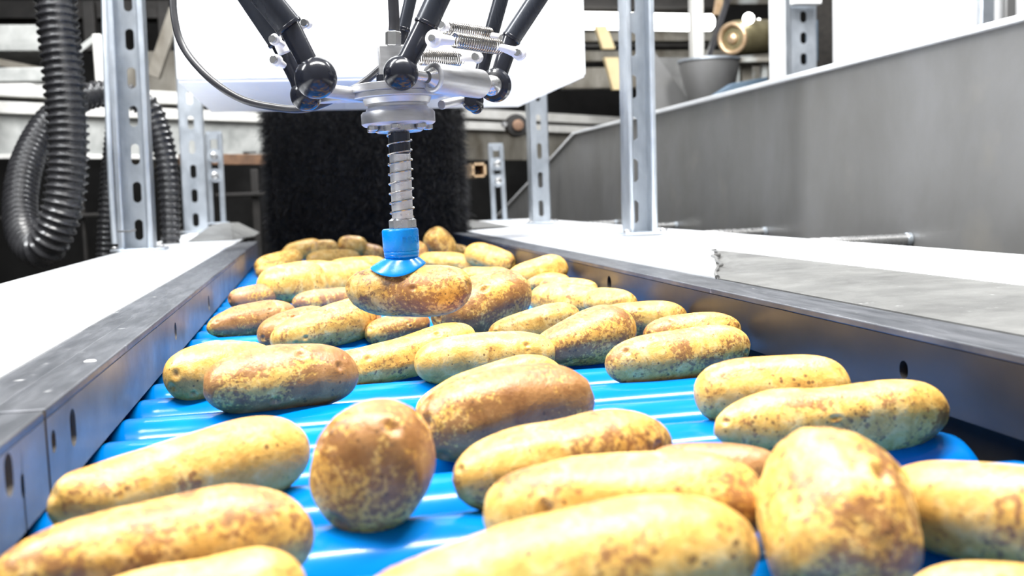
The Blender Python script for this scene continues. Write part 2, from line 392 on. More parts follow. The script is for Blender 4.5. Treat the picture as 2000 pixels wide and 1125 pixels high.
P6 = [(XRc+0.0005, YA+0.001), (XS, YS+0.001), (XE, YS+0.001), (XE, 4.15), (XS, 4.15), (XRc+0.0005, 4.15)]; Z6 = [ZR+0.0006, ZP, ZP, ZP, ZP, ZR+0.0006]
b.add([(x, y, z) for (x, y), z in zip(P6, Z6)] + [(x, y, ZR-0.006) for x, y in P6], [(0, 1, 4, 5), (1, 2, 3, 4), (6, 11, 10, 7), (7, 10, 9, 8)] + [(i, (i+1) % 6, 6+(i+1) % 6, 6+i) for i in range(6)])
b.build('side_plate', M['plate'], conv, smooth=False, label='wide bright right side plate')
# raised sloping end guards at the far end
for sgn, xa in ((-1, XL), (1, XR)):
    zb = (ZR if sgn < 0 else ZP)+0.0012; ya, yb_ = 3.15, 3.75
    xin = xa + sgn*0.03; xo = xa + sgn*0.16
    b = MB(); zt = zb+(0.042 if sgn < 0 else 0.014)
    pl = [(xin, 0, zb), (xin, 0, zb+0.003), (xa+sgn*0.10, 0, zt), (xo, 0, zt), (xo, 0, zb)]
    ring = lambda y, k: [(x + sgn*(0.0 if k else 0.05), y, zb + (z-zb)*(1 if k else 0.03)) for x, _, z in pl]
    A = ring(ya, 0); B = ring(ya+0.22, 1); C_ = ring(yb_, 1)
    n5 = 5; fs = []
    for r_ in (0, 1):
        for i in range(n5): fs.append((r_*5+i, r_*5+(i+1) % 5, (r_+1)*5+(i+1) % 5, (r_+1)*5+i))
    fs += [(0, 1, 2, 3, 4), (14, 13, 12, 11, 10)]
    b.add(A+B+C_, fs); b.build('end_guard', M['skirt'], conv, smooth=False, bevel=0.002, label='folded sloping guard at the far end of the side plate')
# conveyor frame legs and cross beams below
for x_ in (XLo+0.03, XE-0.03):
    for y_ in (0.4, 2.0, 3.9):
        b = MB().bb(x_-0.02, x_+0.02, y_-0.02, y_+0.02, -0.9, ZR-0.006); b.build('leg', M['galv'], conv, bevel=0.002)
b = MB().bb(XL-0.02, XR+0.02, 0.12, 3.05, -0.14, -0.10); b.build('drip_tray', M['dark_beam'], conv)
for x_ in (XL-0.035, XR+0.035):
    b = MB().bb(x_-0.010, x_+0.010, Y0, 3.05, -0.14, ZR-0.010); b.build('frame_channel', M['dark_beam'], conv)

# ------------------------------------------------------------------ slotted strut posts
def slot_web(b, cx, y, w_, z0, z1, pitch, sw, sh, th, phase=0.0):
    n2 = 24; z = z0
    while z < z1 - 1e-4:
        zt = min(z+pitch, z1); cz = z + pitch/2 + phase
        if zt-z < pitch*0.98:
            b.bb(cx-w_/2, cx+w_/2, y, y+th, z, zt); break
        inner = []; outer = []
        for k in range(n2):
            a = 2*PI*(k+0.5)/n2; c_, s_ = math.cos(a), math.sin(a)
            inner.append((cx + sw/2*c_, cz + (sh/2-sw/2)*(1 if s_ > 0 else -1) + sw/2*s_))
            q = min((w_/2)/max(abs(c_), 1e-6), ((zt-cz) if s_ > 0 else (cz-z))/max(abs(s_), 1e-6)); outer.append((cx+q*c_, cz+q*s_))
        for (qx, qz) in ((cx-w_/2, z), (cx-w_/2, zt), (cx+w_/2, z), (cx+w_/2, zt)):
            j = min(range(n2), key=lambda i: (outer[i][0]-qx)**2 + (outer[i][1]-qz)**2*0.6); outer[j] = (qx, qz)
        vs = [(p[0], y, p[1]) for p in inner+outer] + [(p[0], y+th, p[1]) for p in inner+outer]; m2 = 2*n2; fs = []
        for i in range(n2):
            j = (i+1) % n2
            fs += [(i, j, n2+j, n2+i), (m2+i, m2+n2+i, m2+n2+j, m2+j), (i, m2+i, m2+j, j)]
        b.add(vs, fs); z = zt
def post(name, x, y, zb, zt, width, depth, opens, label, lean=0.0, mat=M['galv']):
    """lipped channel; opens=-1 towards the camera, +1 away from it"""
    t = thing(name, (x, y, zb), label, 'post', 'galvanised slotted posts')
    th = 0.004; yw = y + (depth/2 if opens < 0 else -depth/2)
    def sh(b):   # small lean of the real post
        for p in b.v: p.x += lean*(p.z-zb)
        return b
    b = MB(); slot_web(b, x, yw - (th if opens < 0 else 0), width, zb+0.004, zt, 0.094, width*0.25, 0.052, th)
    sh(b).build('slotted_web', mat, t, smooth=False)
    for s in (-1, 1):
        b = MB().bb(x+s*width/2-s*th, x+s*width/2, y-depth/2, y+depth/2, zb+0.004, zt)
        sh(b).build('flange', mat, t, smooth=False, bevel=0.001)
        b = MB(); yl = y + opens*depth/2
        b.bb(x+s*width/2-s*width*0.19, x+s*width/2, yl, yl - opens*0.012, zb+0.004, zt)
        sh(b).build('lip', mat, t, bevel=0.0055)
    b = MB().bb(x-width*0.72, x+width*0.85, y-depth*0.7, y+depth*0.6, zb, zb+0.006); bp = b.build('base_plate', mat, t, bevel=0.0015)
    for s in (-0.6, 0.72):
        b = MB().lathe((x+s*width, y-depth*0.5, zb+0.006), (0, 0, 1), [(0, 0.009), (0.005, 0.009), (0.007, 0.006)], 6); b.build('bolt', M['steel'], t)
    return t
pL = at_Z(266, 491, ZR); pR = at_Z(1258, 459, ZP+0.002); pL2 = at_Z(385, 455, ZR); pR2 = at_Z(1055, 437, ZP+0.002)
post('strut_post', pL.x, pL.y+0.03, ZR+0.0006, 1.15, 62*pL.y/F, 0.062, -1, 'galvanised slotted steel post standing on the left plate beside the big hose', 0.018)
post('strut_post', pR.x, pR.y+0.03, ZP+0.0024, 1.25, 58*pR.y/F, 0.062, -1, 'tall galvanised channel post on the right plate before the grey panel', 0.006)
post('strut_post', pL2.x, pL2.y, ZR+0.0006, 1.0, 44*pL2.y/F, 0.04, 1, 'farther left slotted post half hidden by the white box', 0.01)
post('strut_post', pR2.x, pR2.y, ZP+0.0024, 1.0, 38*pR2.y/F, 0.05, 1, 'farther right slotted post left of the chamfered panel end', 0.0)
# slotted adjuster brackets with washers and bolts
def bracket(px, top, bot, Y, label):
    p0 = at_Y(px+6, bot, Y); p1 = at_Y(px-2, top, Y); sc = Y/F
    t = thing('adjuster_bracket', p0, label, 'bracket')
    wd = 30*sc; b = MB()
    for s in (-1, 1): b.tube([p0+Vector((s*wd*0.36, 0, 0)), p1+Vector((s*wd*0.36, 0, 0))], wd*0.17, 8)
    b.box(p1+Vector((0, 0, -0.004)), (wd*0.95, 0.008, wd*0.5)); b.box(p0+Vector((0, 0, 0.003)), (wd*1.4, 0.05, 0.006))
    b.build('slotted_strap', M['galv'], t)
    for q in (0.24, 0.46):
        c = p1.lerp(p0, q) + Vector((0, -0.008, 0))
        wa = MB().lathe(c, (0, -1, 0), [(0, 13*sc), (0.003, 13*sc)], 20).build('washer', M['galv'], t)
        MB().lathe(c+Vector((0, -0.003, 0)), (0, -1, 0), [(0, 7*sc), (0.01, 7*sc), (0.012, 5*sc)], 6).build('bolt_head', M['steel'], wa)
bracket(419, 262, 437, 4.0, 'narrow slotted bracket with two bolts beside the farther left post')
bracket(970, 285, 432, 4.0, 'narrow slotted bracket with two bolts right of the black brush')

# ------------------------------------------------------------------ rods between plate and panel
XW = XE + 0.30
for i, (px, py, lab) in enumerate(((1779, 467, 'nearest and longest steel rod from the right plate to the grey panel'), (1497, 453, 'middle steel rod joining plate and grey panel, right of the tall post'),
                                   (1323, 441, 'third steel rod between plate and panel, just behind the tall post'), (1205, 436, 'farthest thin steel rod seen left of the tall post'))):
    p = at_X(px, py, XW); sc = p.y/F
    zr_ = p.z; xr_ = XE+0.0006
    t = thing('spacer_rod', (xr_, p.y, zr_), lab, 'rod', 'steel rods between plate and panel')
    MB().cyl((xr_, p.y, zr_), (XW-0.001, p.y, zr_), 0.0115, n=20).build('rod', M['steel'], t)
    MB().cyl((XW-0.012, p.y, zr_), (XW-0.0008, p.y, zr_), 0.0135, n=20).build('collar', M['galv'], t)

# ------------------------------------------------------------------ grey side panel
pts = [at_X(2140, 4, XW), at_X(1280, 221, XW), at_X(1124, 266, XW), at_X(1070, 322, XW), at_X(975, 422, XW)]
zt_ = (pts[0].z+pts[1].z+pts[2].z)/3
poly = [(XW, 0.9, zt_), (XW, pts[2].y, zt_), (XW, pts[3].y, pts[3].z), (XW, pts[4].y, pts[4].z), (XW, pts[4].y, -0.9), (XW, 0.9, -0.9)]
gp = thing('steel_panel', (XW, 3, -0.9), 'long plain grey sheet steel side panel right of the conveyor', 'panel')
MB().prism(poly, (0.01, 0, 0)).build('sheet', M['panel'], gp, smooth=False)
b = MB()
rim = [Vector(p) for p in poly[:4]]
for a, c in zip(rim, rim[1:]):
    d = (c-a); L = d.length; d.normalize(); up = d.cross(Vector((-1, 0, 0)))
    if up.z < 0: up = -up
    P = [a + Vector((-0.012, 0, 0)), a + Vector((0.05, 0, 0)), a + Vector((0.05, 0, 0)) + up*0.012, a + Vector((-0.012, 0, 0)) + up*0.012]
    b.prism(P, d*L)
b.build('top_flange', M['plate'], gp, bevel=0.002)

# ------------------------------------------------------------------ white machine housing above the line
YF, YB = 2.17, 2.9
a0 = at_Y(345, 152, YF); a1 = at_Y(1145, 158, YF); zb = (a0.z+a1.z)/2
c0 = at_Z(432, 213, zb); c1 = at_Z(1022, 214, zb)
yb = (c0.y+c1.y)/2
hs = thing('machine_housing', ((a0.x+a1.x)/2, (YF+yb)/2, zb), 'large white sheet metal housing hanging over the conveyor behind the robot arms', 'housing')
b = MB()
fl = [(a0.x, YF), (a1.x, YF), (c1.x if c1.x > a1.x-0.02 else a1.x, yb), (a0.x, yb)]
b.prism([(x, y, zb+0.004) for x, y in ((a0.x, YF), (a1.x, YF), (a1.x, yb), (a0.x, yb))], (0, 0, 1.3)); b.build('body', M['white'], hs, bevel=0.004)
for x0_, x1_ in ((a0.x+0.004, a1.x-0.166), (a1.x-0.164, a1.x-0.004)):
    MB().bb(x0_, x1_, YF+0.004, yb-0.004, zb, zb+0.0038).build('bottom_panel', M['white_plastic'], hs)

# ------------------------------------------------------------------ black brush
xb0 = at_Y(532, 350, 3.1).x; xb1 = at_Y(898, 350, 3.1).x; zb0 = at_Y(700, 492, 3.1).z; zb1 = at_Y(700, 205, 3.1).z
br = thing('bristle_brush', ((xb0+xb1)/2, 3.15, zb0), 'dense black bristle brush curtain hanging at the far end of the rollers', 'brush')
MB().bb(xb0, xb1, 3.10, 3.2, zb0+0.02, zb1+0.04).build('brush_core', M['bristle'], br, bevel=0.02)
rng = np.random.default_rng(3)
nb = 26000; vs = np.zeros((nb*6, 3)); fs = []
side = rng.random(nb); zz = zb0 + (zb1-zb0+0.03)*rng.random(nb)
xx = xb0 + (xb1-xb0)*rng.random(nb)
for i in range(nb):
    if side[i] < 0.70: p = Vector((xx[i], 3.10, zz[i])); nrm = Vector((0, -1, 0))
    elif side[i] < 0.80: p = Vector((xb0, 3.10+0.09*rng.random(), zz[i])); nrm = Vector((-1, -0.2, 0))
    elif side[i] < 0.90: p = Vector((xb1, 3.10+0.09*rng.random(), zz[i])); nrm = Vector((1, -0.2, 0))
    else: p = Vector((xx[i], 3.10, zb0+0.02+0.02*rng.random())); nrm = Vector((0, -0.5, -0.8))
    d = (nrm + Vector(rng.normal(0, 0.42, 3)) + Vector((0, 0, -0.25))).normalized(); L = 0.022 + 0.020*rng.random()
    if rng.random() < 0.03: L *= 1.6
    s = d.cross(Vector(rng.normal(0, 1, 3))).normalized()*0.0008
    m1 = p + d*L*0.55; e = m1 + (d + Vector((rng.normal(0, .25), 0, -0.35))).normalized()*L*0.5
    vs[i*6:(i+1)*6] = [p-s, p+s, m1+s*0.8, m1-s*0.8, e+s*0.3, e-s*0.3]
    k = i*6; fs += [(k, k+1, k+2, k+3), (k+3, k+2, k+4, k+5)]
me = bpy.data.meshes.new('bristles'); me.from_pydata((vs-np.array(br.location)).tolist(), [], fs); me.materials.append(M['bristle'])
o = bpy.data.objects.new('bristles', me); COL.objects.link(o); o.parent = br; o['kind'] = 'stuff'

# ------------------------------------------------------------------ corrugated hoses
def hose(name, pts, radii, ridge, label, n=26):
    path = smooth_path([at_d(x, y, d) for x, y, d in pts], 20)
    rp = smooth_path([Vector((r*d/F, 0, 0)) for r, (x, y, d) in zip(radii, pts)], 20)
    per = 7; fine = resample(path, ridge/per); m_ = len(fine); R = []
    for i in range(m_):
        t = i/(m_-1)*(len(rp)-1); j = min(int(t), len(rp)-2); r = rp[j].x*(1-(t-j)) + rp[j+1].x*(t-j)
        ph = (i % per)/per; R.append(r*(1.0 if ph < 0.28 else 0.85 if ph > 0.42 else 0.93))
    b = MB().tube(fine, R, n)
    o = b.build(name, M['hose'], None, sharp=80)
    return tag(o, label, 'hose')
hose('corrugated_hose', [(104, -60, 2.42), (112, 40, 2.42), (124, 150, 2.42), (132, 250, 2.42), (131, 340, 2.42), (118, 420, 2.42), (84, 486, 2.44), (48, 458, 2.5), (40, 390, 2.58), (56, 310, 2.68), (98, 236, 2.78), (160, 192, 2.86), (225, 184, 2.92), (285, 206, 2.95), (312, 262, 2.96), (328, 340, 2.96), (334, 470, 2.96), (334, 600, 2.96)],
     [40, 40, 40, 40, 40, 39, 37, 34, 33, 31, 29, 27, 26, 24, 22, 20, 19, 19], 0.0185, 'thick black corrugated hose looping down left of the near slotted post')
hose('corrugated_hose', [(222, 210, 3.06), (214, 300, 3.04), (208, 400, 3.0), (204, 520, 3.0), (200, 640, 3.0)], [12, 14, 16, 17, 17], 0.016, 'thinner black corrugated hose hanging directly behind the near left post')
o = MB().tube(smooth_path([at_d(x, y, 2.36) for x, y in ((203, -20), (206, 90), (211, 220), (217, 360), (224, 476))]), 6*2.36/F, 10).build('pale_cable', M['galv']); tag(o, 'thin pale grey cable running down along the near left post', 'cable')
pc = at_d(248, 452, 2.36)
o = MB().tube([at_d(222, 451, 2.39), at_d(236, 452, 2.39), at_d(252, 452, 2.395), at_d(266, 449, 2.40)], 0.0022, 8).build('cable_tie', M['rubber']); tag(o, 'thin black cable tie around the foot of the near left post', 'cable tie')

# ------------------------------------------------------------------ delta robot head
D = 1.03
rob = thing('delta_robot', at_d(778, 190, D), 'delta robot head with black arms, aluminium plate and blue suction gripper over the rollers', 'robot')
U = Vector((0.0, 0, 1))
ax = (at_Y(775, 250, D) - at_Y(787, 430, D)).normalized()        # plunger axis, pointing up
def R_(px, py, d=D): return at_Y(px, py, d)
k = D/F
def dz(v): return v*k
cF = R_(778, 232)
# flange, hub, plate disc
b = MB().lathe(cF, ax, [(dz(-14), dz(60)), (dz(-13), dz(66)), (dz(-9), dz(71)), (dz(10), dz(71)), (dz(14), dz(68)), (dz(15), dz(58))], 64); b.build('flange_ring', M['alu'], rob)
b = MB().lathe(cF, ax, [(dz(14), dz(62)), (dz(20), dz(60)), (dz(22), dz(57)), (dz(26), dz(57)), (dz(28), dz(62)), (dz(38), dz(66)), (dz(40), dz(60))], 64); b.build('hub', M['alu'], rob)
def plate_poly(n=120):
    out = []
    for i in range(n):
        a = 2*PI*i/n; lobes = 0
        for la in (PI*1.0, PI*0.02):                      # arms of the plate
            d_ = (a-la+PI) % (2*PI)-PI; lobes = max(lobes, math.exp(-(d_/0.22)**2))
        r = 84 + 74*lobes; out.append((math.cos(a)*r, math.sin(a)*r))
    return out
xa = CR - ax*CR.dot(ax); xa.normalize(); ya_ = ax.cross(xa).normalized()
pc0 = cF + ax*dz(38)
MB().prism([pc0 + xa*dz(x) + ya_*dz(y) for x, y in plate_poly()], ax*dz(11)).build('effector_plate', M['alu'], rob, bevel=0.0008)
MB().lathe(pc0, ax, [(dz(11.2), dz(88)), (dz(12), dz(90)), (dz(25), dz(90)), (dz(26), dz(88))], 72).build('upper_plate', M['alu'], rob)
MB().lathe(cF, -ax, [(dz(14), dz(46)), (dz(24), dz(46)), (dz(26), dz(42)), (dz(26), dz(20))], 48).build('base_disc', M['steel'], rob)
for a in (PI*1.5, PI*1.5-0.95, PI*1.5+0.95, PI*0.5, PI*0.1, PI*0.9):
    c = cF - ax*dz(14) + xa*dz(57*math.cos(a)) + ya_*dz(57*math.sin(a))
    MB().lathe(c, -ax, [(0, dz(10)), (dz(7), dz(10)), (dz(9), dz(7))], 6).build('bolt', M['steel'], rob)
# plunger: dark bush, bright tube, hex nut and coil spring
p_top = R_(779, 258); p_mid = R_(781, 300); p_end = R_(786.5, 428)
MB().cyl(p_top, p_mid, dz(21), n=32).build('guide_bush', M['carbon'], rob, label='dark upper guide bush')
MB().cyl(p_mid, p_end, dz(20.5), n=32).build('plunger_tube', M['tube'], rob)
MB().helix(R_(779.5, 262), R_(786, 424), dz(23.2), dz(1.6), 8.6, 8, 36).build('coil_spring', M['spring'], rob)
MB().lathe(R_(787, 447), ax, [(0, dz(25)), (dz(2), dz(27)), (dz(17), dz(27)), (dz(19), dz(24)), (dz(22), dz(20))], 6).build('hex_nut', M['steel'], rob)
# suction cup
cup = thing_dummy = None
cT = R_(784.5, 446); cB = R_(785, 503); H = (cT-cB).length
prof = [(0, 24), (0.2, 33.4), (dz(0)/k+1.2, 35)]
s = lambda y, r: (dz(y), dz(r))
b = MB().lathe(cB, ax, [s(0, 26), s(1, 32), s(2.5, 33.5), s(6, 34), s(7.2, 33.2), s(8.2, 34.4), s(12, 34.4), s(13.2, 33.4), s(14.2, 34.6), s(17, 35), s(20, 35.4), s(52, 35.6), s(55.2, 34.6), s(57, 32.2), s(57.3, 20)], 64)
cup = b.build('suction_cup', M['blue'], rob)
# flared lip bent over the potato
b = MB(); n = 64; rings = []
prof = [(2, 27), (0, 31), (-3, 34.5), (-7, 38.5), (-11, 42.5), (-15, 46.5), (-19, 50), (-22, 52), (-24, 52), (-24, 49), (-18, 36)]
for h, r in prof:
    for q in range(n):
        a = 2*PI*q/n; fx = math.cos(a); fy = math.sin(a)
        dr = max(0.0, (r-27)/24.0)
        b.v.append(cB + xa*dz(r*fx*1.04 - 8*dr) + ya_*dz(r*fy) + ax*dz(h*0.85 - 12*dr*(abs(fy)**2.0) + 3*dr*(fx > 0)*fx*fx + 3*dr*fx*fx))
b.f = [(i*n+q, i*n+(q+1) % n, (i+1)*n+(q+1) % n, (i+1)*n+q) for i in range(len(prof)-1) for q in range(n)]
b.build('lip', M['blue'], cup)
# raised lettering on the cup, bent around it
def cup_text(txt, size, ang0, height):
    cu = bpy.data.curves.new('lettering', 'FONT'); cu.body = txt; cu.size = size; cu.extrude = 0.0004; cu.offset = 0.0
    to = bpy.data.objects.new('tmp_text', cu); COL.objects.link(to)
    dg = bpy.context.evaluated_depsgraph_get(); me = bpy.data.meshes.new_from_object(to.evaluated_get(dg)); bpy.data.objects.remove(to)
    rr = dz(35.3)
    toward = (CAM - cB); toward -= ax*toward.dot(ax); toward.normalize(); rightv = toward.cross(ax) * -1
    if rightv.dot(CR) < 0: rightv = -rightv
    for v in me.vertices:
        a = ang0 + v.co.x/rr; q = rr + 0.00025 + v.co.z
        p = cB + ax*(dz(height) + v.co.y) + rightv*math.sin(a)*q + toward*math.cos(a)*q
        v.co = p - rob.location - cup.location
    me.materials.append(M['blue']); o = bpy.data.objects.new('lettering', me); COL.objects.link(o); o.parent = cup
    return o
cup_text('FCX3', 0.0100, 0.02, 29)

# ball joints, arm tubes
def arm(px0, py0, px1, py1, bx, by, rt, rs, rball, d0, d1, side=1, extra=True, ringmat='steel'):
    """tube from (px0,py0) to (px1,py1); sleeve on to the ball at (bx,by)"""
    p0 = R_(px0, py0, d0); p1 = R_(px1, py1, d1); pb = R_(bx, by, d1)
    q = d1/F
    dirv = (p1-p0).normalized()
    tb = MB().cyl(p0 - dirv*0.25, p1, rt*q, n=28).build('arm_tube', M['carbon'], rob)
    MB().cyl(p1 - dirv*4*q, p1+dirv*3*q, (rt+1.2)*q, n=28).build('tube_collar', M['black'], tb)
    sd = (pb-p1).normalized()
    sl = MB().lathe(p1, sd, [(0, rs*q*0.97), (2*q, rs*q), ((pb-p1).length*0.70, rs*q*0.93), ((pb-p1).length*0.9, rs*q*1.15)], 28).build('arm_sleeve', M['black'], rob)
    if rball: MB().sphere(pb, rball*q, 40, 26).build('ball_socket', M['black'], sl)
    return p1, pb
# left pair
arm(490, -40, 565, 52, 617, 152, 26, 21, 40, 0.98, 0.98)
arm(478, -20, 545, 80, 598, 186, 22, 18, 30, 1.03, 1.03)
# centre pair
arm(868, -30, 832, 48, 783, 143, 23, 21, 34, 0.98, 0.98)
arm(806, -20, 788, 58, 770, 150, 12, 12, 0, 1.10, 1.10)
# right pair
arm(1068, -30, 998, 76, 968, 165, 19, 18, 0, 1.06, 1.06)
arm(986, -30, 950, 100, 928, 190, 15, 14, 0, 1.12, 1.12)
# open socket housing with bright ball on the right
q = 1.06/F
b = MB().lathe(R_(962, 167, 1.045), R_(995, 164, 1.09)-R_(962, 167, 1.045), [(0, 26*q), (4*q, 31*q), (16*q, 33*q), (26*q, 27*q), (30*q, 12*q)], 36); sk_ = b.build('ball_socket', M['black'], rob)
MB().sphere(R_(960, 167, 1.04), 20*q, 32, 20).build('ball', M['steel'], sk_)
b = MB().lathe(R_(918, 196, 1.06), (R_(952, 196, 1.12)-R_(918, 196, 1.06)), [(0, 12*q), (6*q, 19*q), (20*q, 22*q), (34*q, 14*q)], 30); b.build('ball_socket', M['black'], rob)
MB().cyl(R_(862, 205, 1.04), R_(922, 190, 1.08), dz(9), dz(8), n=24).build('joint_pin', M['alu'], rob)
MB().sphere(R_(930, 208, 1.08), 15*q, 20, 12).build('ball_socket', M['black'], rob)
# big aluminium spacer cylinder between centre and right joints
d0, d1 = 0.985, 1.035
a_ = R_(843, 152, d0); c_ = R_(944, 165, d1); dv = (c_-a_); L = dv.length
b = MB().lathe(a_, dv, [(0, dz(20)), (0.0002, dz(25)), (dz(3), dz(28)), (L-dz(12), dz(28)), (L-dz(2), dz(22)), (L+dz(6), dz(9))], 44); b.build('spacer_cylinder', M['alu'], rob)
MB().cyl(R_(800, 146, 0.985), R_(845, 152, 0.985), dz(10), n=24).build('joint_pin', M['steel'], rob)
MB().lathe(a_, -dv, [(0, dz(19)), (dz(4), dz(16)), (dz(12), dz(11))], 30).build('pin_nut', M['steel'], rob)
# the same on the left, seen short: pin between the two sockets
MB().cyl(R_(628, 176, 1.0), R_(706, 186, 1.03), dz(13), n=24).build('spacer_cylinder', M['alu'], rob)
# extension springs with white clips
def ext_spring(x0, y0, x1, y1, r, d0_, d1_, turns, hooks=True):
    A = R_(x0, y0, d0_); B = R_(x1, y1, d1_); q = d0_/F
    sp = MB().helix(A, B, r*q, 1.75*q, turns, 8, 20).build('extension_spring', M['spring'], rob)
    dv = (B-A).normalized()
    for e, s_ in ((A, -1), (B, 1)):
        MB().tube(smooth_path([e + CU*r*q*0.9, e + dv*s_*6*q + CU*r*q*0.5, e + dv*s_*14*q, e + dv*s_*9*q - CU*r*q*0.6], 6), 1.7*q, 8).build('spring_hook', M['spring'], sp)
    return sp
ext_spring(868, 54, 958, 68, 12.5, 1.05, 1.08, 21)
ext_spring(886, 78, 976, 92, 14, 0.965, 1.0, 20)
ext_spring(820, 112, 896, 116, 14, 1.06, 1.08, 18)
def clip(px, py, ex, ey, d_, r=15):
    q = d_/F; c = R_(px, py, d_); e = R_(ex, ey, d_)
    axd = (CF*1.0 + CR*0.35).normalized()
    cl = MB(); cl.lathe(c - axd*7*q, axd, [(0, (r-4)*q), (2*q, r*q), (12*q, r*q), (14*q, (r-4)*q)], 28)
    dv = e-c; L = dv.length
    cl.lathe(c, dv, [(0, r*q*0.85), (L*0.5, r*q*0.62), (L*0.9, r*q*0.5), (L, r*q*0.32)], 16)
    o = cl.build('spring_clip', M['white_plastic'], rob)
    MB().cyl(c - axd*13*q - CU*1*q, c - axd*4*q, 7.5*q, n=20).build('pin', M['steel'], o)
clip(848, 76, 888, 80, 0.955, 17)
clip(1014, 104, 974, 91, 0.975, 14)
clip(866, 50, 878, 57, 1.04, 11)
clip(985, 76, 958, 68, 1.07, 11)
clip(932, 112, 900, 115, 1.07, 11)
for px, py in ((538, 78), (540, 118)): clip(px, py, px+18, py+12, 1.0, 11)
clip(600, 46, 584, 58, 1.0, 9)
MB().cyl(R_(548, 86, 1.01), R_(556, 104, 1.01), dz(12), n=20).build('clamp_block', M['white_plastic'], rob)
MB().cyl(R_(768, 90, 1.07), R_(768, 62, 1.07), dz(0.0)+dz(16), n=6).build('brass_fitting', M['steel'], rob, label='hexagonal silver hose fitting')
b = MB(); c = R_(772, 128, 1.08); b.bb(c.x-dz(34), c.x+dz(26), c.y-dz(24), c.y+dz(24), c.z-dz(40), c.z+dz(38)); b.build('valve_block', M['alu'], rob, bevel=0.0015)
MB().cyl(R_(745, 170, 1.05), R_(745, 146, 1.05), dz(10), n=20).build('elbow_fitting', M['black'], rob)
# hoses of the robot: separate things
o = MB().tube(smooth_path([R_(x, y, 1.075) for x, y in ((766, -60), (768, 0), (770, 44), (769, 60))]), dz(11), 14).build('air_hose', M['rubber']); tag(o, 'short black air hose plugged into the silver fitting above the gripper', 'hose')
o = MB().tube(smooth_path([R_(x, y, d_) for x, y, d_ in ((338, -40, 1.16), (340, 30, 1.15), (358, 92, 1.14), (408, 152, 1.12), (470, 193, 1.11), (540, 210, 1.10), (600, 212, 1.09), (660, 190, 1.09), (705, 165, 1.09), (745, 132, 1.08))], 16), dz(7.5), 14).build('air_hose', M['rubber']); tag(o, 'long black air hose curving from the top left across the white housing', 'hose')

# ------------------------------------------------------------------ background machinery
def bar_z(name, x0, y0, x1, y1, z, h, dep, mat, label, cat, up=True):
    """horizontal bar whose lower edge shows from (x0,y0) to (x1,y1) at height z"""
    a = at_Z(x0, y0, z); c = at_Z(x1, y1, z); d = (c-a); nrm = Vector((-d.y, d.x, 0)).normalized()
    if nrm.y < 0: nrm = -nrm
    P = [a, a+Vector((0, 0, h)), a+Vector((0, 0, h))+nrm*dep, a+nrm*dep]
    o = MB().prism(P, d).build(name, mat, None, bevel=0.004)
    return tag(o, label, cat) if label else o
frame = thing('conveyor_frame', at_Z(500, 306, 0.45), 'pale grey cross conveyor frame running behind the posts and the brush', 'frame')
a = at_Z(-260, 306, 0.45); c = at_Z(1290, 312, 0.45); d = c-a; nrm = Vector((-d.y, d.x, 0)).normalized()
if nrm.y < 0: nrm = -nrm
sc = 5.0/F
def fbar(nm, z0, z1, off, dep, mat, s0=0.0, s1=1.0, lab=None):
    A = a + d*s0 + nrm*off; A.z = z0; V = d*(s1-s0)
    o = MB().prism([A, A+Vector((0, 0, z1-z0)), A+Vector((0, 0, z1-z0))+nrm*dep, A+nrm*dep], V).build(nm, mat, frame, bevel=0.003, label=lab); return o
zc = 0.45
H1 = (a - CAM).length/ (F)      # metres per pixel at the left end
def hz(py): return CAMZ + (zc-CAMZ)*((413-py)/(413-306.0))
fbar('web', hz(306), hz(223), 0, 0.02, M['beam_grey'], 0, 0.52)
fbar('web', hz(309), hz(223), 0.001, 0.02, M['rusty'], 0.5201, 1.0, 'grimy brown stained right part of the frame')
fbar('lower_lip', hz(309), hz(300), -0.012, 0.0115, M['beam_white'], 0, 0.52)
fbar('upper_lip', hz(222.5), hz(200), -0.05, 0.09, M['beam_white'])
fbar('shadow_gap', hz(199.5), hz(190), 0.0, 0.04, M['dark_beam'])  # solid dark bar stands in for the shade between the white tubes
fbar('top_tube', hz(189.5), hz(163), -0.05, 0.09, M['beam_white'])
for px, py in ((0, 246), (505, 285)):
    p = at_Z(px, py, 0.6); 
A = a + d*0.31; MB().cyl(A - nrm*0.0125 + Vector((-0.06, 0, 0.035)), A - nrm*0.0125 + Vector((0.06, 0.0, 0.035)), 0.006, n=12).build('slot_mark', M['hole'], frame)
# round bearing and square tube right of the brush
bt = frame; p = at_Y(1007, 246, 4.9)
MB().lathe(p, (0, 1, 0), [(-0.05, 0.03), (-0.048, 0.05), (-0.02, 0.056), (0.0, 0.056)], 32).build('bearing_housing', M['dark_beam'], bt)
MB().lathe(p, (0, 1, 0), [(-0.07, 0.02), (-0.068, 0.026), (-0.045, 0.026)], 24).build('shaft_end', M['brown'], bt, label='copper coloured shaft end')
MB().lathe(at_Y(985, 243, 4.85), (0, 1, 0), [(-0.02, 0.012), (0.0, 0.016)], 6).build('bolt', M['steel'], bt)
p = at_Y(936, 332, 4.9); b = MB(); h_ = 0.034
for (x0_, x1_, z0_, z1_) in ((-h_, -h_*0.7, -h_, h_), (h_*0.7, h_, -h_, h_), (-h_, h_, -h_, -h_*0.7), (-h_, h_, h_*0.7, h_)): b.bb(p.x+x0_, p.x+x1_, p.y, p.y+0.6, p.z+z0_, p.z+z1_)
b.build('square_tube', M['copper'], frame, smooth=False, label='open square rusty tube end right of the brush')
bar_z('rusty_beam', 360, 322, 560, 322, 0.36, 0.055, 0.05, M['brown'], 'rust brown round edged beam left of the brush below the grey frame', 'beam')
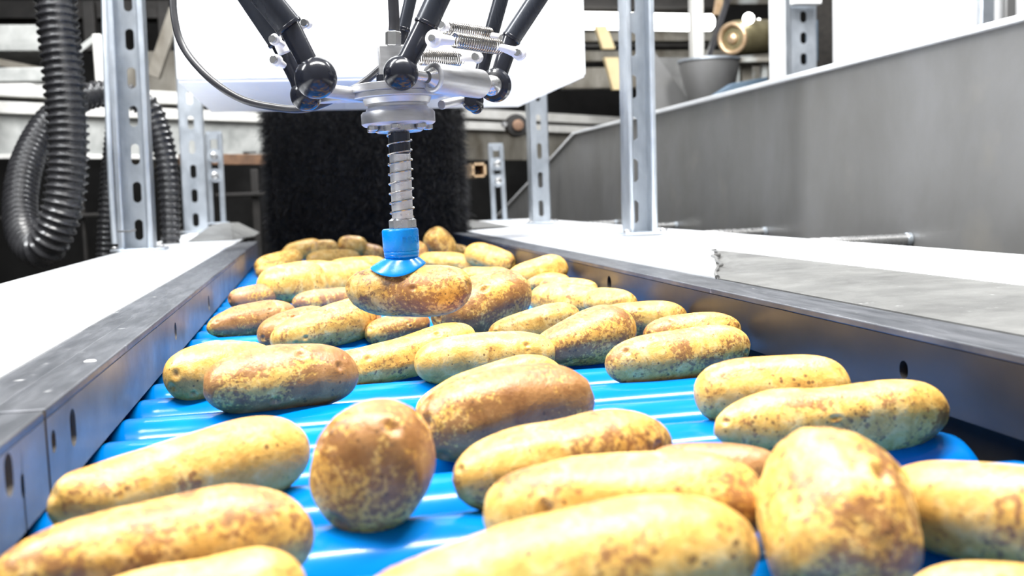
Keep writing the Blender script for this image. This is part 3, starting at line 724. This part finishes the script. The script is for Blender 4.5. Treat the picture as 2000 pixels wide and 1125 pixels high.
def ybox(name, x0, y0, x1, y1, Y, dep, mat, label=None, cat=None, parent=None, bev=0.006):
    """upright box standing at distance Y that covers the given rectangle"""
    A = at_Y(x0, y0, Y); B = at_Y(x1, y0, Y); C2 = at_Y((x0+x1)/2, y1, Y); T = at_Y((x0+x1)/2, y0, Y)
    o = MB().bb(A.x, B.x, Y, Y+dep, C2.z, T.z).build(name, mat, parent, bevel=bev)
    if label: tag(o, label, cat)
    return o
# upper left background
ybox('tank', -80, 48, 78, 100, 6.2, 0.5, M['beam_grey'], 'pale dusty tank edge at the far upper left', 'tank')
ybox('cross_beam', -80, 132, 88, 160, 5.6, 0.08, M['beam_grey'], 'mottled grey beam at far left just above the white tube', 'beam')
ybox('white_pillar', 179, 66, 197, 160, 5.5, 0.08, M['beam_white'], 'short white upright between the big hose and the near left post', 'post')
ybox('dusty_panel', 196, 100, 352, 330, 6.6, 0.05, M['rusty'], 'dusty tan panel behind the near left post', 'panel')
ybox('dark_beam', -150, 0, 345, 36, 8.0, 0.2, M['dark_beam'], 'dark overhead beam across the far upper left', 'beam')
def strutb(name, p, q_, Y, r, mat, label):
    o = MB().tube([at_Y(*p, Y), at_Y(*q_, Y)], r, 4).build(name, mat, None, smooth=False); tag(o, label, 'beam'); return o
strutb('diagonal_brace', (300, 150), (344, 20), 6.4, 0.05, M['rusty'], 'brown diagonal brace beside the left edge of the white housing')
strutb('diagonal_brace', (88, 150), (190, 70), 6.0, 0.02, M['beam_grey'], 'thin grey diagonal brace behind the big hose')
strutb('diagonal_brace', (-20, 118), (90, 140), 5.9, 0.025, M['rusty'], 'thin dirty brace at far left under the tank edge')
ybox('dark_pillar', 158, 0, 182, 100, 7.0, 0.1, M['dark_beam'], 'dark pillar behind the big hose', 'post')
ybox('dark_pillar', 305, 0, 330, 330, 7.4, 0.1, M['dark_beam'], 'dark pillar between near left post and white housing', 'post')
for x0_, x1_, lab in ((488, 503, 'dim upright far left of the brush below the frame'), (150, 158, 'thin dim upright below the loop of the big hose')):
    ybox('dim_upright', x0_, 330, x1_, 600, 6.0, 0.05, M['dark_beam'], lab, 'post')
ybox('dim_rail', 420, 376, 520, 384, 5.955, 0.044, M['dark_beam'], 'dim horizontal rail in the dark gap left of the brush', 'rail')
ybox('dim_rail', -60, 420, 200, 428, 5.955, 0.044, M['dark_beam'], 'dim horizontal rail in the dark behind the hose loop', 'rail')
# upper right background
lt = thing('tube_light', at_Y(1280, 42, 8.0), 'long glowing tube light above the chute at upper right', 'lamp')
MB().cyl(at_Y(1130, 40, 8.0), at_Y(1352, 44, 8.0), 0.066, n=20, ch=0.5).build('tube', M['lamp'], lt)
MB().cyl(at_Y(1372, 44, 7.9), at_Y(1392, 44, 7.9), 0.064, n=20, ch=0.5).build('tube', M['lamp'], lt)
ybox('reflector', 1100, -8, 1420, 16, 8.1, 0.3, M['dark_beam'], parent=lt)
for y0_, y1_, mm, lab in ((62, 80, 'rusty', 'brown horizontal beam just below the tube light'), (84, 92, 'dark_beam', 'narrow dark beam below the brown one under the tube light'), (98, 118, 'rusty', 'lower brown beam behind the triangular chute'), (130, 170, 'rusty', 'broad olive grey beam low behind the chute')):
    ybox('hall_beam', 1100, y0_, 1530, y1_, 8.6, 0.1, M[mm], lab, 'beam')
ybox('hall_beam', 1100, -40, 1560, 8, 9.0, 0.1, M['rusty'], 'highest brown beam over the tube light', 'beam')
o = MB().prism([at_Y(1163, 50, 7.2), at_Y(1185, 50, 7.2), at_Y(1202, 95, 7.2), at_Y(1178, 95, 7.2)], (0, 0.05, 0)).build('tan_beam', M['tan'], None); tag(o, 'upper tan slanting beam left of the tall right post', 'beam')
o = MB().prism([at_Y(1181, 112, 7.2), at_Y(1208, 112, 7.2), at_Y(1216, 175, 7.2), at_Y(1198, 175, 7.2)], (0, 0.05, 0)).build('tan_beam', M['tan'], None); tag(o, 'lower tan slanting beam left of the tall right post', 'beam')
ybox('white_pillar', 1352, -20, 1374, 118, 6.6, 0.08, M['beam_white'], 'white upright standing over the grey hopper', 'post')
strutb('dark_pipe', (1424, -10), (1382, 115), 6.3, 0.022, M['rubber'], 'dark slanting pipe between white upright and motor')
strutb('copper_pipe', (1406, -10), (1400, 30), 6.5, 0.03, M['copper'], 'copper coloured pipe end at the top left of the motor')
p0 = at_Y(1432, 75, 6.2); mo = thing('motor', p0, 'olive brass cylindrical motor with a pale ring on its end', 'motor')
dm = (at_Y(1525, 70, 6.6)-p0)
MB().lathe(p0, dm, [(0, 0.07), (0.01, 0.10), (0.04, 0.112), (dm.length, 0.112)], 40).build('motor_body', M['brass'], mo)
bt_ = [p0 - dm.normalized()*0.01 + (dm.normalized().orthogonal().normalized()*math.cos(t) + dm.normalized().cross(dm.normalized().orthogonal().normalized())*math.sin(t))*0.088 for t in [2*PI*i/40 for i in range(41)]]
MB().tube(bt_, 0.016, 10).build('end_ring', M['copper'], mo)
MB().lathe(p0, -dm, [(0, 0.035), (0.02, 0.03), (0.03, 0.012)], 20).build('shaft_hub', M['copper'], mo)
p = at_Y(1462, 36, 6.15); o = MB().sphere(p, 0.035, 20, 14).build('lamp_bulb', M['lamp']); tag(o, 'small glowing white lamp on top of the motor', 'lamp')
p = at_Y(1482, 41, 6.5); o = MB().sphere(p, 0.016, 16, 10).build('lamp_bulb', M['lamp']); tag(o, 'tiny yellowish lamp right of the glowing lamp by the motor', 'lamp')
# hopper
hp = thing('hopper', at_Y(1385, 190, 5.4), 'round grey steel hopper behind the top edge of the panel', 'hopper')
tp = at_Y(1385, 118, 5.4); bt2 = at_Y(1388, 215, 5.4)
MB().lathe(bt2, tp-bt2, [(0, 0.08), (0.06, 0.12), ((tp-bt2).length*0.8, 0.16), ((tp-bt2).length, 0.165)], 40).build('bowl', M['panel'], hp)
MB().lathe(tp-Vector((0, 0, 0.008)), (0, 0, 1), [(0, 0.172), (0.012, 0.172), (0.014, 0.15)], 40).build('rim', M['galv'], hp)
ybox('shelf', 1395, 112, 1512, 122, 5.8, 0.2, M['rusty'], 'dusty shelf below the motor', 'shelf')
ybox('short_post', 1450, 124, 1470, 175, 5.9, 0.05, M['rusty'], 'short brown post below the shelf under the motor', 'post')
ybox('short_post', 1490, 122, 1500, 175, 5.85, 0.05, M['beam_grey'], 'thin pale post below the shelf under the motor', 'post')
o = MB().prism([at_Y(1385, 192, 4.9), at_Y(1430, 163, 4.9), at_Y(1500, 150, 4.9), at_Y(1520, 560, 4.9), at_Y(1400, 560, 4.9)], (0, 0.06, 0)).build('dark_cover', M['bluegrey'], None, bevel=0.004); tag(o, 'dark blue grey sloping cover between hopper and white post', 'cover')
o = MB().prism([at_Y(1250, 78, 5.6), at_Y(1276, 98, 5.6), at_Y(1352, 205, 5.6), Vector((at_Y(1352, 205, 5.6).x, 5.6, -0.9)), Vector((at_Y(1250, 78, 5.6).x, 5.6, -0.9))], (0, 0.012, 0)).build('chute_plate', M['panel'], None, smooth=False); tag(o, 'triangular grey chute plate directly right of the tall post', 'plate')
ybox('grey_plate', 1276, 112, 1345, 800, 5.9, 0.012, M['skirt'], 'paler grey plate between triangular chute and hopper', 'plate')
# right hand posts and white cabinet
ybox('white_pillar', 1511, -30, 1536, 175, 4.7, 0.06, M['white'], 'smooth white upright left of the slotted blue grey post', 'post')
pS = at_Y(1565, 130, 4.4)
post('strut_post', pS.x, 4.4, 0.3, 1.6, 58*4.4/F, 0.05, 1, 'slotted post with pale front edge beside the white cabinet at upper right')
ybox('dark_cabinet', 1585, -30, 1660, 190, 5.4, 0.05, M['hole'], 'dark open cabinet between slotted post and white cabinet', 'cabinet')
ybox('blue_box', 1583, 38, 1598, 120, 5.2, 0.06, M['bluegrey'], 'small dark blue box inside the dark gap at upper right', 'box')
ybox('bracket_arm', 1552, -8, 1606, 8, 4.3, 0.05, M['white'], 'white bracket arm at the top of the slotted post at upper right', 'bracket')
wb = ybox('white_cabinet', 1631, -60, 2080, 190, 4.6, 0.03, M['white'], 'large white cabinet behind the panel at the upper right', 'cabinet')
ybox('cabinet_post', 1918, -60, 1944, 190, 4.5, 0.03, M['galv'], 'pale blue grey upright in front of the white cabinet', 'post')
ybox('cabinet_post', 1966, -60, 1986, 190, 4.48, 0.03, M['panel'], 'darker grey upright at the right edge before the white cabinet', 'post')

# ------------------------------------------------------------------ potatoes
def ico(level):
    bm = bmesh.new(); bmesh.ops.create_icosphere(bm, subdivisions=level, radius=1.0)
    V = np.array([v.co[:] for v in bm.verts]); Fc = [tuple(v.index for v in f.verts) for f in bm.faces]; bm.free(); return V, Fc
ICO5 = ico(6); ICO4 = ico(5)
def potato(cx, cy, a, b_, tilt, brown, label, prof=None, bend=0.0, psi=None, lift=-0.005, d=None, seed=None, pink=0.0, knob=None, asym=0.0, dk=1.0):
    if cy < 560 and b_ < 40: a, b_ = a*1.05, b_*1.18
    sd = seed if seed is not None else int(cx*7+cy*13) % 9973
    rg = np.random.default_rng(sd)
    r = ray(cx, cy)
    if d is None: d = (CAMZ - lift)/(b_*0.94/F - r.z)*dk
    C = CAM + r*d; q = d/F
    view = (C-CAM).normalized(); elev = math.asin(-view.z)
    tr = math.radians(tilt)
    if psi is None:
        psi_ = math.atan(math.tan(tr)/max(math.sin(max(elev, 0.05)), 0.05)); psi_ = max(-0.5, min(0.5, psi_))
    else: psi_ = math.radians(psi)
    B = b_*q
    A = math.sqrt(max((a*q)**2 - (B*math.sin(psi_))**2, (0.5*B)**2))/max(math.cos(psi_), 0.3) if psi is None else max(a*q, B*1.03)
    # local frame: right/up facing the viewer, then turn
    rt = view.cross(Vector((0, 0, 1))).normalized(); up = rt.cross(view).normalized(); fw = view
    if psi is None:
        axis = (rt*math.cos(tr) + up*math.sin(tr))*math.cos(psi_) + fw*math.sin(abs(psi_))*(1 if psi_ > 0 else -1)
    else: axis = (rt*math.cos(tr) + up*math.sin(tr))*math.cos(psi_) + (Vector((fw.x, fw.y, 0)).normalized())*math.sin(psi_)
    axis.normalize()
    zl = (up - axis*up.dot(axis)).normalized(); yl = zl.cross(axis).normalized()
    V, Fc = (ICO5 if d < 1.25 else ICO4)
    x, y, z = V[:, 0], V[:, 1], V[:, 2]
    t = np.sign(x)*np.abs(x)**0.92
    ang = np.arctan2(z, y)
    rr = (1-np.abs(t)**3.6)**0.46; rr = np.nan_to_num(np.clip(rr, 0, 1))
    if prof:
        P = np.array(prof); pr = np.interp(t, P[:, 0], P[:, 1])
        ts = np.linspace(-1, 1, 201); pv = np.interp(ts, P[:, 0], P[:, 1]); ker = np.exp(-np.linspace(-2, 2, 41)**2); ker /= ker.sum()
        pv = np.convolve(np.pad(pv, 20, mode='edge'), ker, 'valid'); pr = np.interp(t, ts, pv)
        rr = rr*(1-(1-pr)*np.where(pr < 1, 0.8, 1.0))
    X = t*A; Y = rr*np.cos(ang)*B*0.97; Z = rr*np.sin(ang)*B
    # low frequency lumps
    disp = np.zeros(len(t))
    for _ in range(7):
        w3 = rg.normal(0, 1, 3)*np.array([2.4, 1.7, 1.7]); disp += rg.uniform(0.3, 1)*np.sin(V @ w3 + rg.uniform(0, 6.28))
    for _ in range(5):
        w3 = rg.normal(0, 1, 3)*5.5; disp += 0.16*np.sin(V @ w3 + rg.uniform(0, 6.28))
    disp *= 0.028*B
    N0 = np.stack([x*0.6, y, z], 1); N0 /= np.linalg.norm(N0, axis=1)[:, None]
    eye = np.zeros(len(t))
    for _ in range(9):
        e = rg.normal(0, 1, 3); e /= np.linalg.norm(e)
        if rg.random() < 0.25: e = np.array([math.copysign(1, rg.normal())*1.0, rg.normal()*0.25, rg.normal()*0.25]); e /= np.linalg.norm(e)
        s2 = np.array([A/B*0.9, 1, 1]); dd = np.linalg.norm((V-e)*s2, axis=1); wd = rg.uniform(0.07, 0.13)
        g = np.exp(-(dd/wd)**2); disp -= g*B*0.075; disp += np.exp(-((dd-wd*1.9)/(wd*0.8))**2)*B*0.014
        eye = np.maximum(eye, g*rg.uniform(0.3, 1))
    P3 = np.stack([X, Y, Z], 1) + N0*disp[:, None]
    P3[:, 2] += bend*B*(t**2-0.35) + asym*B*t*np.abs(t)*0.5
    P3[:, 1] += rg.normal(0, 0.05)*B*(t**2-0.35)
    if knob is not None:
        kt, kz, kr, kw = knob; dd = np.sqrt(((t-kt)*A/B)**2 + (rr*np.sin(ang)-kz)**2 + (rr*np.cos(ang)+0.3)**2); P3 += N0*(np.exp(-(dd/kw)**2)*kr*B)[:, None]
    me = bpy.data.meshes.new('potato'); me.from_pydata(P3.tolist(), [], Fc)
    me.polygons.foreach_set('use_smooth', [True]*len(me.polygons))
    at = me.attributes.new('eye', 'FLOAT', 'POINT'); at.data.foreach_set('value', eye.astype(np.float32))
    me.materials.append(M['potato'])
    o = bpy.data.objects.new('potato', me); COL.objects.link(o)
    o.matrix_world = Matrix.Translation(C) @ Matrix((axis, yl, zl)).transposed().to_4x4()
    o.color = (brown, pink, 0, 1)
    tag(o, label, 'potato', 'potatoes on the blue rollers' if d != D else None)
    return o
G = None
# nearest row
potato(312, 1078, 302, 100, 2, 0.62, 'long brown-patched potato at the lower left, nearest the left rail', prof=[(-1, .78), (-.5, .8), (0, .98), (.5, 1.1), (1, 1.05)], bend=-0.10)
potato(385, 1182, 215, 95, 2, 0.15, 'pale potato at the bottom edge in front of the long lower left one', prof=[(-1, .9), (-.4, 1.0), (.1, .9), (.6, 1.05), (1, .9)])
potato(366, 932, 243, 86, 9, 0.30, 'long pale potato with a small knob at its left tip by the near rail', prof=[(-1, .75), (-.6, .85), (.2, 1.0), (.8, 1.12), (1, 1.1)], knob=(-.86, .75, .22, .45))
potato(727, 903, 116, 114, 6, 0.80, 'round brown potato standing end-on towards the viewer in the front middle', psi=72, dk=0.97, prof=[(-1, 1.05), (0, 1), (1, .95)], knob=(.3, .2, .10, .8))
potato(1108, 1128, 385, 128, 9, 0.48, 'very large pale potato filling the bottom centre edge', prof=[(-1, .68), (-.6, .72), (-.2, .95), (.3, 1.1), (.8, 1.1), (1, 1)])
potato(1225, 990, 275, 106, 3, 0.5, 'large blotchy yellow potato right behind the very large bottom one', prof=[(-1, .95), (-.5, 1.02), (.3, 1.0), (1, .95)])
potato(1392, 926, 135, 58, 2, 0.95, 'potato with only a brown upper edge showing behind the large blotchy one', d=0.53)
potato(1635, 1012, 178, 148, -74, 0.50, 'big upright potato leaning out towards the viewer at the lower right', psi=-45, d=0.43, prof=[(-1, .92), (-.3, .98), (.5, 1.02), (1, 1.05)])
potato(2000, 1012, 280, 104, -3, 0.45, 'smooth yellow potato cut off by the right edge behind the upright one', prof=[(-1, .9), (0, 1), (1, .95)])
potato(1960, 1200, 190, 96, 4, 0.45, 'potato with just its top showing in the bottom right corner')
# second row
potato(1108, 898, 215, 84, 9, 0.42, 'long potato with a curved scratch in front of the big russet one at the centre', prof=[(-1, .86), (-.4, .98), (.3, 1.04), (1, .96)], bend=-0.05)
potato(1628, 818, 224, 70, 7, 0.38, 'two-lobed potato with a fat right end touching the right rail', prof=[(-1, .78), (-.5, .92), (-.05, .86), (.4, 1.05), (.8, 1.12), (1, 1)], asym=0.0)
potato(1508, 764, 147, 66, 3, 0.36, 'oval yellow potato tucked behind the two-lobed one near the right rail')
# third row
potato(990, 804, 172, 84, 9, 0.88, 'big russet brown potato at the centre of the rollers', prof=[(-1, .95), (0, 1.04), (1, .92)], bend=-0.06)
potato(955, 766, 145, 58, 14, 0.18, 'pale potato half hidden behind the big russet one', prof=[(-1, .7), (-.4, .9), (.4, 1.0), (1, .9)])
potato(550, 742, 147, 66, 3, 0.88, 'smooth russet brown oval potato left of centre', prof=[(-1, .92), (0, 1.03), (1, .94)])
potato(432, 722, 108, 56, 6, 0.16, 'pale yellow potato behind the left end of the russet oval one', prof=[(-1, 1), (0, 1.05), (1, .7)])
potato(1328, 694, 139, 51, 8, 0.55, 'plump potato with a dark shaded left end beside the right rail', prof=[(-1, .95), (0, 1), (1, 1.0)])
potato(1352, 650, 92, 38, 4, 0.55, 'potato whose brown top shows just over the plump one with the dark end', dk=0.955)
# fourth row
potato(782, 697, 158, 47, 12, 0.30, 'curved dumbbell-shaped potato with a knobbly round left end', prof=[(-1, .98), (-.75, .98), (-.45, .80), (0, .84), (.5, 1.0), (1, 1.0)], bend=0.10, asym=0.15)
potato(950, 698, 137, 50, 3, 0.20, 'pale smooth speckled potato lying across the middle behind the russet one', prof=[(-1, .98), (0, 1.0), (1, .96)])
potato(1138, 662, 104, 56, 16, 0.58, 'lumpy spotted potato right of the pale middle one', prof=[(-1, .62), (-.5, .72), (0, .98), (.5, 1.1), (1, 1.0)])
potato(1045, 636, 92, 34, 14, 0.34, 'potato with a pale rounded top between the fat eyed one and the lumpy spotted one', lift=0.0)
potato(1255, 624, 86, 36, 2, 0.50, 'brownish potato against the right rail behind the lumpy spotted one')
potato(942, 595, 100, 57, 17, 0.66, 'fat golden potato with several eyes right behind the lifted one', prof=[(-1, .9), (0, 1.02), (1, .96)], lift=0.0)
potato(1112, 586, 80, 32, -4, 0.36, 'potato with a dark rotten-looking left tip right of the fat eyed one', prof=[(-1, .95), (0, 1), (1, .9)])
potato(1192, 592, 52, 29, -6, 0.50, 'short potato touching the right rail above the brownish one', lift=0.0)
potato(776, 640, 62, 27, 10, 0.75, 'small dark brown potato in the shade below the lifted one')
potato(640, 636, 108, 42, 14, 0.50, 'knobbly yellow potato left below the lifted one', prof=[(-1, .86), (-.2, .98), (.5, 1.08), (1, .98)])
potato(578, 640, 72, 36, 14, 0.74, 'brown potato wedged between the dark pointed one and the knobbly yellow one')
potato(492, 625, 86, 32, 8, 0.78, 'dark brown potato with a pointed left end near the left rail', prof=[(-1, .7), (-.3, .95), (.5, 1.03), (1, 1)])
potato(494, 582, 47, 24, 4, 0.85, 'small dark purplish potato touching the left rail', pink=0.6)
potato(640, 585, 66, 22, 3, 0.66, 'pinkish brown potato peeking out left of the lifted one', pink=0.7)
potato(572, 555, 64, 36, 6, 0.34, 'washed-out pale oval potato in the far left group', pink=0.2)
potato(662, 545, 66, 31, 4, 0.22, 'very bright pale potato just left of the suction cup skirt')
potato(1052, 552, 60, 16, 0, 0.45, 'slim pinkish potato behind the fat eyed one', pink=0.5, dk=0.95)
potato(1110, 560, 56, 17, -4, 0.46, 'slim long potato lying along the right rail behind the rotten-tipped one', pink=0.5, dk=0.93)
potato(1050, 532, 56, 24, 10, 0.38, 'far potato with a humped right end against the right rail', pink=0.2, d=1.66, prof=[(-1, .8), (0, .95), (.5, 1.1), (1, 1)])
potato(945, 540, 52, 16, -2, 0.40, 'slim reddish potato over the right shoulder of the lifted one', pink=0.6)
potato(935, 517, 56, 16, -5, 0.52, 'far pinkish potato behind the slim reddish one', pink=0.6)
potato(957, 504, 48, 22, -18, 0.30, 'far potato with a bright humped top near the right rail end', pink=0.2, d=2.15)
potato(868, 510, 48, 15, -4, 0.18, 'far bright pale potato right of the suction cup', lift=0.004)
potato(860, 478, 34, 22, -52, 0.45, 'far upright potato standing out right of the blue cup', psi=20, d=2.45, prof=[(-1, 1.05), (0, 1), (1, .85)])
potato(888, 492, 26, 14, -10, 0.4, 'small far potato at the foot of the upright one')
potato(545, 512, 44, 17, 12, 0.36, 'far potato nearest to the left rail end', lift=0.0)
potato(532, 526, 30, 14, 8, 0.55, 'small far potato under the one by the left rail end')
potato(590, 490, 38, 18, 14, 0.28, 'far potato with a humped top at the left of the back row')
potato(634, 486, 25, 15, 0, 0.40, 'far round potato second in the back row from the left', lift=0.01)
potato(688, 480, 26, 16, -6, 0.42, 'far round potato on top of the back row before the brush', lift=0.012)
potato(652, 506, 50, 16, 0, 0.26, 'far yellow potato below the round ones of the back row')
potato(716, 492, 36, 15, -14, 0.62, 'far reddish brown potato left behind the blue cup', pink=0.3)
potato(698, 522, 56, 17, 2, 0.14, 'far overexposed pale potato left of the blue cup')
potato(610, 528, 46, 16, 0, 0.20, 'far pale potato between the left rail group and the bright ones', lift=0.0)
potato(812, 500, 26, 24, 0, 0.80, 'far shaded brown potato peeking out behind the blue cup')
potato(745, 478, 28, 12, 0, 0.5, 'farthest dim potato just before the brush left of the cup')
# the lifted one
potato(797, 567, 122, 50, -2, 0.52, 'lifted brown and yellow potato hanging from the blue suction cup', d=D, prof=[(-1, .98), (-.5, 1.02), (0, .96), (1, 1.04)], bend=0.14)
